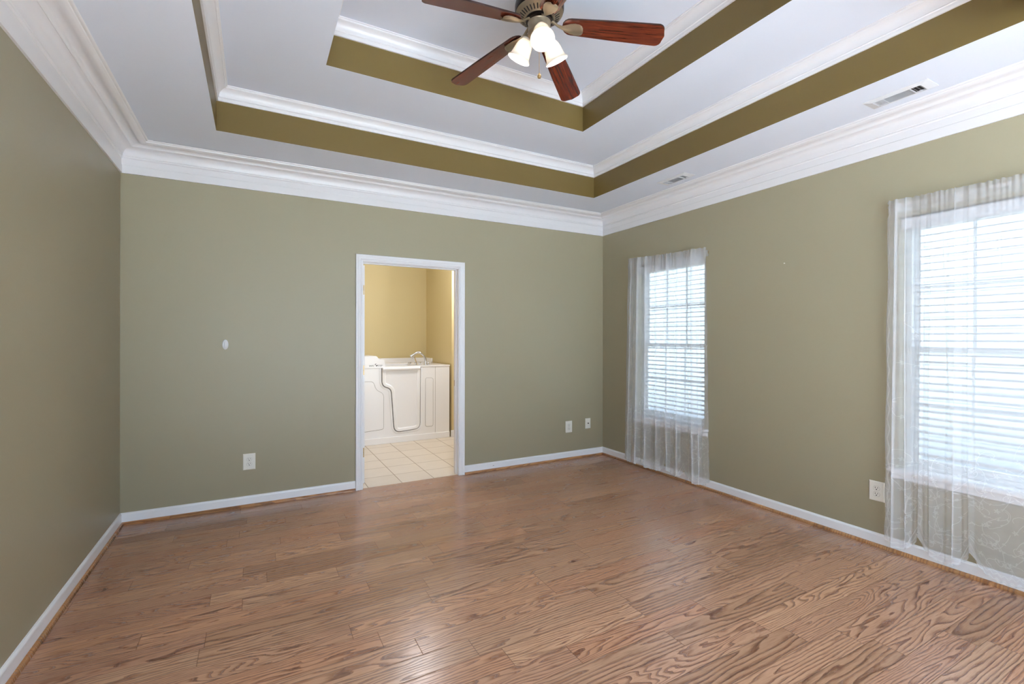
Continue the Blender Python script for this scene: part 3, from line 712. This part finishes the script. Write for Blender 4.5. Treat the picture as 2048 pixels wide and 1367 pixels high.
# ------------------------------------------------------------------ ceiling registers
def vent_proto():
    """local: long axis Y, short axis X, face down at z=0"""
    o = empty('air_vent', (0, 0, 0)); a, b = 0.072, 0.160; ia, ib = 0.044, 0.118
    m = MB()
    R = [[(-a, -b, 0), (a, -b, 0), (a, b, 0), (-a, b, 0)], [(-a, -b, -0.003), (a, -b, -0.003), (a, b, -0.003), (-a, b, -0.003)],
         [(-ia, -ib, -0.012), (ia, -ib, -0.012), (ia, ib, -0.012), (-ia, ib, -0.012)], [(-ia, -ib, -0.0012), (ia, -ib, -0.0012), (ia, ib, -0.0012), (-ia, ib, -0.0012)]]
    m.rings(R); m.build('vent_frame', M_VENT, o, local=True)
    m = MB(); m.box(-ia - 0.004, ia + 0.004, -ib - 0.004, ib + 0.004, -0.0030, -0.0012); m.build('duct_damper', M_VENTD, o, local=True)
    m = MB(); m.box(-ia - 0.003, ia + 0.003, -ib - 0.003, -0.066, -0.0034, -0.0028); m.build('duct_dark_sheet', M_BLACK, o, local=True)  # black sheet laid in for the dark inside the duct
    m = MB()
    for k in range(9):                                       # middle bank: blades along the length
        x = -ia + 0.0049 + k * 2 * ia / 9; m.prism([(x - 0.0028, -0.0115), (x + 0.0032, -0.0045), (x + 0.0042, -0.0045), (x - 0.0012, -0.0115)], -0.065, 0.065, 'xz')
    m.build('long_louvers', M_VENT, o, local=True)
    for s, tilt in ((1, 1), (-1, -1)):
        m = MB(); m.box(-ia, ia, s * 0.0655 - 0.001, s * 0.0655 + 0.001, -0.0118, -0.004)
        for k in range(3):
            y = s * (0.0775 + k * 0.0165); m.prism([(y - 0.0045 * tilt * s, -0.0115), (y + 0.0015 * tilt * s, -0.0045), (y + 0.0028 * tilt * s, -0.0045), (y - 0.0030 * tilt * s, -0.0115)], -ia, ia, 'yz')
        m.build('end_louvers', M_VENT, o, local=True)
    for s in (1, -1):
        m = MB(); m.lathe([(0.0, -0.0068), (0.003, -0.0062), (0.0035, -0.005), (0.0035, -0.0045)], 10, Matrix.Translation((0.0, s * 0.140, 0))); m.build('screw', M_VENTG, o, local=True)
    m = MB(); m.box(0.030, 0.034, -0.100, -0.085, -0.020, -0.008); m.build('damper_lever', M_VENT, o, local=True)
    return o
v1 = vent_proto(); v1.location = (3.341, 1.360, ZC - 0.0004); tag(v1, 'white ceiling air register nearer the camera, at upper right', 'air vent', 'ceiling air registers')
v2 = copy_tree(v1); v2.location = (3.343, 3.050, ZC - 0.0004); tag(v2, 'white ceiling air register farther away, above the corner window', 'air vent', 'ceiling air registers')

# ------------------------------------------------------------------ ceiling fan with light kit
FX, FY, FZ = 1.402, 2.261, T2[4]
fan = empty('ceiling_fan', (FX, FY, FZ)); tag(fan, 'five-blade cherry wood ceiling fan with three lit bell shades', 'ceiling fan')
def fz(z): return z - FZ
m = MB(); m.lathe([(0.0, 0.0), (0.085, 0.0), (0.085, -0.012), (0.070, -0.050), (0.045, -0.072), (0.018, -0.078), (0.0, -0.078)], 36); m.build('canopy', M_BRONZE, fan, local=True, smooth=True)
m = MB(); m.lathe([(0.014, -0.07), (0.014, fz(3.315))], 16, None, True); m.build('downrod', M_BRONZE, fan, local=True, smooth=True)
m = MB(); m.lathe([(0.0, fz(3.322)), (0.06, fz(3.322)), (0.105, fz(3.312)), (0.130, fz(3.292)), (0.138, fz(3.262)), (0.138, fz(3.236)), (0.134, fz(3.226)), (0.126, fz(3.225)), (0.0, fz(3.225))], 48)
mh = m.build('motor_housing', M_BRONZE, fan, local=True, smooth=True, angle=40)
m = MB(); m.lathe([(0.0, fz(3.227)), (0.128, fz(3.227)), (0.133, fz(3.222)), (0.128, fz(3.214)), (0.118, fz(3.207)), (0.086, fz(3.190)), (0.082, fz(3.186)), (0.079, fz(3.186)), (0.076, fz(3.190)), (0.0, fz(3.190))], 48)
vp = m.build('vent_plate', M_PEWTER, fan, local=True, smooth=True, angle=40)
m = MB(); k = 34
for i in range(k):
    a = 2 * PI * i / k; Mx = Matrix.Rotation(a, 4, 'Z'); r0, r1 = 0.089, 0.114; z0, z1 = fz(3.1912), fz(3.2046); w = 0.0032
    q = [(r0, -w * .6), (r0 + 0.003, -w), (r1 - 0.003, -w), (r1, -w * .6), (r1, w * .6), (r1 - 0.003, w), (r0 + 0.003, w), (r0, w * .6)]
    m.add([Mx @ Vector((x, y, z0 + (z1 - z0) * (x - r0) / (r1 - r0) - 0.0008)) for x, y in q] + [Mx @ Vector((x, y, z0 + (z1 - z0) * (x - r0) / (r1 - r0) + 0.001)) for x, y in q], [tuple(range(8)), tuple(range(8, 16))] + [(j, (j + 1) % 8, 8 + (j + 1) % 8, 8 + j) for j in range(8)])
m.build('vent_slots', M_BLACK, vp, local=True)
m = MB(); m.lathe([(0.0, fz(3.191)), (0.074, fz(3.191)), (0.076, fz(3.188)), (0.076, fz(3.172)), (0.070, fz(3.168)), (0.0, fz(3.168))], 40); m.build('flywheel', M_BRONZE, fan, local=True, smooth=True)
m = MB(); m.lathe([(0.0, fz(3.170)), (0.064, fz(3.170)), (0.066, fz(3.166)), (0.063, fz(3.160)), (0.063, fz(3.115)), (0.066, fz(3.111)), (0.066, fz(3.104)), (0.060, fz(3.090)), (0.048, fz(3.074)), (0.030, fz(3.062)), (0.014, fz(3.056)), (0.010, fz(3.046)), (0.0, fz(3.044))], 40)
m.build('switch_housing', M_PEWTER, fan, local=True, smooth=True, angle=40)

RT, ZT, RR, ZR = 0.683, 3.064, 0.128, 3.145           # blade tip and root
droop = math.atan2(ZR - ZT, RT - RR); BL = math.hypot(RT - RR, ZR - ZT); PITCH = math.radians(-12)
def blade_outline():
    q = []
    for i in range(9):                                 # rounded root
        a = PI / 2 + PI * i / 8; q.append((0.050 + 0.050 * math.cos(a), 0.052 * math.sin(a)))
    q += [(0.30, -0.0635), (BL - 0.035, -0.069)]
    for i in range(1, 7): a = -PI / 2 + PI / 2 * i / 6; q.append((BL - 0.035 + 0.035 * math.cos(a) - 0.004, -0.034 + 0.035 * math.sin(a)))
    q += [(BL + 0.004, 0.0)]
    for i in range(0, 7): a = PI / 2 * i / 6; q.append((BL - 0.035 + 0.035 * math.cos(a) - 0.004, 0.034 + 0.035 * math.sin(a)))
    q += [(0.30, 0.0635)]
    return q
def make_blade():
    M = Matrix.Translation((RR, 0, fz(ZR))) @ Matrix.Rotation(droop, 4, 'Y') @ Matrix.Rotation(PITCH, 4, 'X')
    m = MB(); m.M = M; q = blade_outline(); n_ = len(q); t = 0.0045
    m.add([(x, y, -t) for x, y in q], [tuple(range(n_))]); m.add([(x, y, t) for x, y in q], [tuple(range(n_))])
    m.mi = 1; m.add([(x, y, -t) for x, y in q] + [(x, y, t) for x, y in q], [(i, (i + 1) % n_, n_ + (i + 1) % n_, n_ + i) for i in range(n_)])
    b = m.build('blade', [M_CHERRY, M_BLADEEDGE], fan, local=True)
    # pressed metal blade iron: arm from the flywheel widening into a paddle under the blade
    st = [(0.060, 0.011, fz(3.174), 0), (0.080, 0.010, fz(3.166), 0), (0.105, 0.0095, fz(3.146), 0.3), (0.128, 0.013, fz(3.134), 0.7), (0.150, 0.024, fz(3.128), 1), (0.172, 0.033, fz(3.125), 1), (0.200, 0.038, fz(3.120), 1), (0.222, 0.036, fz(3.116), 1), (0.236, 0.028, fz(3.113), 1), (0.242, 0.014, fz(3.112), 1)]
    R = []
    for r, w, z, pk in st:
        s_, c_ = math.sin(PITCH * pk), math.cos(PITCH * pk); sec = []
        for k in range(7):
            u = -1 + 2 * k / 6; yy = u * w; zz = -0.007 * (1 - u * u); sec.append((r, yy * c_ - zz * s_, z + yy * s_ + zz * c_))
        for k in range(7):
            u = 1 - 2 * k / 6; yy = u * w; zz = -0.007 * (1 - u * u) + 0.003; sec.append((r, yy * c_ - zz * s_, z + yy * s_ + zz * c_))
        R.append(sec)
    m = MB(); m.rings(R, True, True, True); ir = m.build('blade_iron', M_PEWTER, b, local=True, smooth=True, angle=50)
    for (x, y) in ((0.045, 0.018), (0.045, -0.018), (0.085, 0.0)):
        m = MB(); m.lathe([(0.005, -0.010), (0.005, -0.004)], 10, M @ Matrix.Translation((x, y, 0)), True); m.build('mounting_post', M_BRONZE, b, local=True)
    return b
b0 = make_blade(); b0.rotation_euler = (0, 0, -0.577)
for k in range(1, 5):
    b = copy_tree(b0, fan); b.rotation_euler = (0, 0, -0.577 + 2 * PI / 5 * k)

def make_lamp():
    """arm along +X, shade axis tilted 62 degrees down"""
    tl = math.radians(62); ax = Vector((math.cos(tl), 0, -math.sin(tl)))
    base = Vector((0.066, 0, fz(3.112)))
    Ms = Matrix.Translation(base) @ Vector((0, 0, 1)).rotation_difference(ax).to_matrix().to_4x4()
    m = MB(); m.tube([(0.040, 0, fz(3.098)), (0.055, 0, fz(3.110)), base - ax * 0.004], [0.013, 0.014, 0.016], 16)
    m.lathe([(0.0, -0.004), (0.020, -0.003), (0.026, 0.006), (0.028, 0.022), (0.0285, 0.026), (0.0, 0.026)], 24, Ms)
    s = m.build('lamp_socket', M_PEWTER, fan, local=True, smooth=True)
    prof = [(0.0275, 0.014), (0.0305, 0.020), (0.030, 0.026), (0.036, 0.034), (0.043, 0.048), (0.048, 0.068), (0.0515, 0.090), (0.055, 0.108), (0.0585, 0.118), (0.064, 0.124), (0.0672, 0.127), (0.0675, 0.131), (0.065, 0.133)]
    inner = [(r - 0.003, z) for r, z in prof[::-1] if z < 0.132]
    m = MB(); m.lathe(prof + inner, 40, Ms)
    sh = m.build('lamp_shade', M_SHADE, fan, local=True, smooth=True, angle=60)
    m = MB(); m.lathe([(0.0, 0.030), (0.012, 0.031), (0.0125, 0.045), (0.018, 0.060), (0.0245, 0.075), (0.0255, 0.086), (0.022, 0.097), (0.012, 0.105), (0.0, 0.107)], 20, Ms)
    bu = m.build('bulb', M_BULB, sh, local=True, smooth=True)
    return s, sh
A0 = math.radians(246)
s0, h0 = make_lamp()
for k in range(3):
    a = A0 + 2 * PI / 3 * k
    for q in (s0, h0):
        c = q if k == 0 else copy_tree(q, fan)
        c.rotation_euler = (0, 0, a)
m = MB(); m.tube([(0, 0, fz(3.046)), (0, 0, fz(2.885))], 0.0012, 6)
pc = m.build('pull_chain', M_BRASS, fan, local=True)
m = MB(); m.lathe([(0.0, fz(2.890)), (0.003, fz(2.888)), (0.0045, fz(2.884)), (0.010, fz(2.876)), (0.0115, fz(2.868)), (0.009, fz(2.860)), (0.0, fz(2.857))], 16); m.build('chain_fob', M_BRASS, pc, local=True, smooth=True)

# ------------------------------------------------------------------ walk-in bathtub
TX0, TX1, TY0, TY1, TZ = 0.935, 2.410, 6.278, 7.395, 1.0
tub = empty('walk_in_bathtub', ((TX0 + TX1) / 2, (TY0 + TY1) / 2, 0)); tag(tub, 'white walk-in bathtub with side door and chrome tap through the doorway', 'bathtub')
m = MB(); ix0, ix1, iy0, iy1 = TX0 + 0.30, 1.99, TY0 + 0.075, 6.92
yb = 7.05
m.rings([[(TX0, TY0, 0), (TX1, TY0, 0), (TX1, TY1, 0), (TX0, TY1, 0)], [(TX0, TY0, TZ), (TX1, TY0, TZ), (TX1, TY1, TZ), (TX0, TY1, TZ)],
         [(TX0, TY0 - 0.006, TZ), (TX1 + 0.004, TY0 - 0.006, TZ), (TX1 + 0.004, TY1, TZ), (TX0, TY1, TZ)], [(TX0, TY0 - 0.006, TZ + 0.018), (TX1 + 0.004, TY0 - 0.006, TZ + 0.018), (TX1 + 0.004, TY1, TZ + 0.018), (TX0, TY1, TZ + 0.018)],
         [(ix0, iy0, TZ + 0.018), (ix1, iy0, TZ + 0.018), (ix1, iy1, TZ + 0.018), (ix0, iy1, TZ + 0.018)], [(ix0 + 0.05, iy0 + 0.02, 0.15), (ix1 - 0.05, iy0 + 0.02, 0.15), (ix1 - 0.05, iy1 - 0.05, 0.15), (ix0 + 0.05, iy1 - 0.05, 0.15)]], True, True, True)
m.build('tub_shell', M_ACRYL, tub, bevel=0.006)
m = MB(); m.box(TX0, TX1 + 0.002, TY0 - 0.010, TY0 + 0.002, 0.0, 0.082); m.build('plinth', M_ACRYL, tub, bevel=0.004)
def round_poly(pts, rad, n=5):
    out = []; N_ = len(pts)
    for i, p in enumerate(pts):
        p = Vector(p); a = Vector(pts[i - 1]) - p; b = Vector(pts[(i + 1) % N_]) - p
        r = rad[i] if isinstance(rad, (list, tuple)) else rad
        d = min(r, a.length * 0.48, b.length * 0.48); A = p + a.normalized() * d; B = p + b.normalized() * d
        for k in range(n + 1):
            t = k / n; out.append(tuple(A * (1 - t) ** 2 + p * 2 * t * (1 - t) + B * t * t))
    return out
def offset_poly(poly, d):
    out = []; N_ = len(poly)
    ar = sum(poly[i][0] * poly[(i + 1) % N_][1] - poly[(i + 1) % N_][0] * poly[i][1] for i in range(N_)); sg = 1 if ar > 0 else -1
    for i in range(N_):
        a, p, b = Vector(poly[i - 1]), Vector(poly[i]), Vector(poly[(i + 1) % N_])
        d1 = (p - a).normalized(); d2 = (b - p).normalized(); nn = (Vector((-d1.y, d1.x)) + Vector((-d2.y, d2.x))); nn.normalize()
        out.append(tuple(p + nn * (-d) * sg))
    return out
def panel(name, poly, y, steps, mat, parent, bevel=0.0):
    """steps: (offset, protrusion towards the room)"""
    m = MB(); R = []
    for off, pr in steps: R.append([(p[0], y - pr, p[1]) for p in offset_poly(poly, off)])
    m.rings(R, True, False, True)
    return m.build(name, mat, parent, smooth=True, angle=30, recalc=True)
dpoly = round_poly([(1.466, 1.006), (1.468, 0.765), (1.588, 0.725), (1.630, 0.140), (1.978, 0.165), (1.986, 1.006)], [0.004, 0.06, 0.07, 0.085, 0.075, 0.004])
m = MB(); m.rings([[(p[0], TY0 - pr, p[1]) for p in offset_poly(dpoly, off)] for off, pr in ((0.007, -0.001), (0.007, 0.0015), (-0.002, 0.0016))]); m.build('door_gap_shade', M_SEAM, tub, recalc=False)  # dark strip laid in for the shade of the gap round the door
up = [k for k, p in enumerate(dpoly) if p[1] < 1.0]; dside = [dpoly[0][:1] + (0.994,)] + [dpoly[k] for k in up] + [(dpoly[-1][0], 0.994)]
m = MB(); R = []
for off, pr in ((0.036, -0.001), (0.033, 0.004), (0.024, 0.005), (0.016, 0.003), (0.009, -0.001)):
    op = offset_poly(dpoly, off); xl, xr = min(q[0] for q in op), max(q[0] for q in op)
    R.append([(xl, TY0 - pr, 0.994)] + [(op[k][0], TY0 - pr, op[k][1]) for k in up] + [(xr, TY0 - pr, 0.994)])
m.rings(R, False); m.build('door_surround', M_ACRYL, tub, smooth=True, angle=60, recalc=False)
tdoor = panel('tub_door', dpoly, TY0, [(-0.0005, 0.0), (-0.0015, 0.010), (-0.006, 0.013), (-0.034, 0.013), (-0.040, 0.010), (-0.047, 0.0035), (-0.056, 0.0022)], M_ACRYL, tub)
m = MB(); m.tube([(1.474, TY0 - 0.010, 0.985), (1.978, TY0 - 0.010, 0.985)], 0.022, 16); m.build('door_grip', M_ACRYL, tdoor, smooth=True, angle=40)
lpoly = round_poly([(1.02, 0.830), (1.358, 0.826), (1.385, 0.715), (1.488, 0.660), (1.488, 0.195), (1.02, 0.165)], [0.02, 0.05, 0.06, 0.05, 0.03, 0.02])
rpoly = round_poly([(2.060, 0.846), (2.166, 0.840), (2.166, 0.178), (2.060, 0.180)], 0.025)
for nm, pl, lab in (('access_panel', lpoly, 'notched access panel left of the tub door'), ('access_panel', rpoly, 'tall narrow access panel right of the tub door')):
    m = MB(); R = [[(p[0], TY0 - pr, p[1]) for p in offset_poly(pl, off)] for off, pr in ((0.004, -0.001), (0.004, 0.0010), (0.0, 0.0012))]
    m.rings(R, True, False, False); m.build('panel_gap', M_SEAML, tub, recalc=False)
    o = panel(nm, pl, TY0, [(0.0, 0.0), (-0.001, 0.0035), (-0.004, 0.005), (-0.006, 0.005)], M_ACRYL, tub); o['label'] = lab
m = MB(); m.box(2.199, 2.2025, TY0 - 0.0012, TY0 + 0.001, 0.085, 0.995); m.build('panel_gap', M_SEAML, tub)
upoly = round_poly([(1.00, 0.978), (1.425, 0.978), (1.44, 0.80), (1.00, 0.80)], 0.03)
# raised head rest block with the maker's lettering on its lower front
m = MB(); prof = round_poly([(TX0, 1.005), (TX0, 1.160), (1.400, 1.160), (1.425, 1.120), (1.495, 1.115), (1.512, 1.005)], [0.01, 0.03, 0.03, 0.02, 0.03, 0.005], 6)
m.prism(prof, TY0 + 0.004, 6.72); m.build('head_rest', M_ACRYL, tub, bevel=0.012, seg=3)
# back splash along the wall and round the end
m = MB(); m.box(TX0, 2.436, 7.362, TY1, TZ + 0.016, 1.082); m.box(2.412, 2.4385, 7.08, 7.365, TZ + 0.016, 1.082); m.build('back_splash', M_ACRYL, tub, bevel=0.006)
# lettering SAFE STEP with a swoosh between the words
def text_obj(txt, x, z, y, size, mat, parent, name='lettering'):
    cu = bpy.data.curves.new(name, 'FONT'); cu.body = txt; cu.size = size; cu.extrude = 0.0006; cu.space_character = 1.05
    to = bpy.data.objects.new(name, cu); COL.objects.link(to)
    dg = bpy.context.evaluated_depsgraph_get(); me = bpy.data.meshes.new_from_object(to.evaluated_get(dg)); me.materials.clear(); me.materials.append(mat)
    bpy.data.objects.remove(to); bpy.data.curves.remove(cu)
    me.transform(Matrix.Translation((x, y, z)) @ Matrix.Rotation(PI / 2, 4, 'X'))
    off = parent.location; me.transform(Matrix.Translation(-off))
    o = bpy.data.objects.new(name, me); COL.objects.link(o); o.parent = parent; return o
yt = TY0 + 0.004 - 0.0008
text_obj('SAFE', 1.300, 1.0225, yt, 0.028, M_INK, tub); text_obj('STEP', 1.412, 1.0225, yt, 0.028, M_INK, tub)
m = MB(); m.prism([(1.372, 1.045), (1.380, 1.056), (1.398, 1.062), (1.388, 1.052), (1.383, 1.043)], yt - 0.0006, yt + 0.0004); m.prism(disc(1.398, 1.033, 0.009, 0.009, 14), yt - 0.0006, yt + 0.0004)
m.prism([(1.406, 1.039), (1.414, 1.046), (1.411, 1.034)], yt - 0.0006, yt + 0.0004); m.build('emblem', M_INK, tub)
# tap: gooseneck with hand spray head, handles on the deck
def on_y(u, v, y):
    xx, yy = (u - 1024) / 944.54, (v - 675.147) / 944.54
    s, c = math.sin(CAM_YAW), math.cos(CAM_YAW); r = Vector((s + xx * c, c - xx * s, -yy)); t = y / r.y
    return Vector((r.x * t, y, 1.40 + r.z * t))
FYT = 6.48; DK = TZ + 0.018
path = [Vector((2.128, FYT, DK)), on_y(851.5, 719, FYT), on_y(848.5, 711.5, FYT), on_y(843, 706, FYT), on_y(836.5, 704, FYT), on_y(831, 706.5, FYT), on_y(828.5, 709, FYT)]
# smooth the neck
def smooth_path(p, k=2):
    for _ in range(k):
        q = [p[0]]
        for a, b in zip(p[:-1], p[1:]): q += [a * 0.75 + b * 0.25, a * 0.25 + b * 0.75]
        p = q + [p[-1]]
    return p
m = MB(); m.tube(smooth_path(path), 0.0155, 14); m.lathe([(0.032, 0.0), (0.032, 0.006), (0.022, 0.014), (0.0, 0.014)], 20, Matrix.Translation((2.128, FYT, DK)))
m.build('tap_spout', M_CHROME, tub, smooth=True, angle=50)
p1, p2 = on_y(829.5, 708, FYT), on_y(822.5, 713.5, FYT)
m = MB(); m.tube([p1, (p1 + p2) / 2, p2], [0.017, 0.024, 0.031], 16); m.build('spray_head', M_CHROME, tub, smooth=True, angle=50)
p3, p4 = on_y(829, 713, FYT), on_y(834, 724, FYT); p4.z = DK
m = MB(); m.tube([p3, p4], 0.007, 10); m.build('spray_holder', M_BRASS, tub, smooth=True)
for u in (819.5, 832, 840, 857.5):
    q = on_y(u, 727, FYT); m = MB(); m.lathe([(0.018, 0.0), (0.018, 0.006), (0.009, 0.010), (0.009, 0.034), (0.0, 0.036)], 14, Matrix.Translation((q.x, FYT, DK)))
    for a in (0, PI / 2): m.tube([(q.x - 0.024 * math.cos(a), FYT - 0.024 * math.sin(a), DK + 0.030), (q.x + 0.024 * math.cos(a), FYT + 0.024 * math.sin(a), DK + 0.030)], 0.006, 8)
    m.build('tap_handle', M_CHROME, tub, smooth=True)

# ------------------------------------------------------------------ outside: yard and the house across it
GZ = -0.45
m = MB(); m.box(-30, 40, -30, 30, GZ - 0.1, GZ); structure(m.build('ground', M_LAWN))
hs = empty('neighbour_house', (9.0, 5, GZ)); tag(hs, 'pale sided house across the yard, seen faintly through the blinds', 'house')
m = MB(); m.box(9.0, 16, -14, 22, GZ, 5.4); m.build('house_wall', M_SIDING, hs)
m = MB(); m.prism([(8.4, 5.4), (16.6, 5.4), (12.5, 8.0)], -14.5, 22.5, 'xz'); m.build('roof', M_ROOF, hs)

m = MB(); m.box(XR + WT, XR + WT + 0.75, YF - WT, BY1 + WT, 2.92, 3.02); structure(m.build('trim_sky_blocker', M_TRIM))  # unseen eave added to cut sky light on the right windows

m = MB(); m.box(-9, 3.7, -12, YF - WT, GZ, -0.10); structure(m.build('ground_bounce_slab', M_BOUNCE))  # unseen slab added outside the invented doors to bounce sunlight in
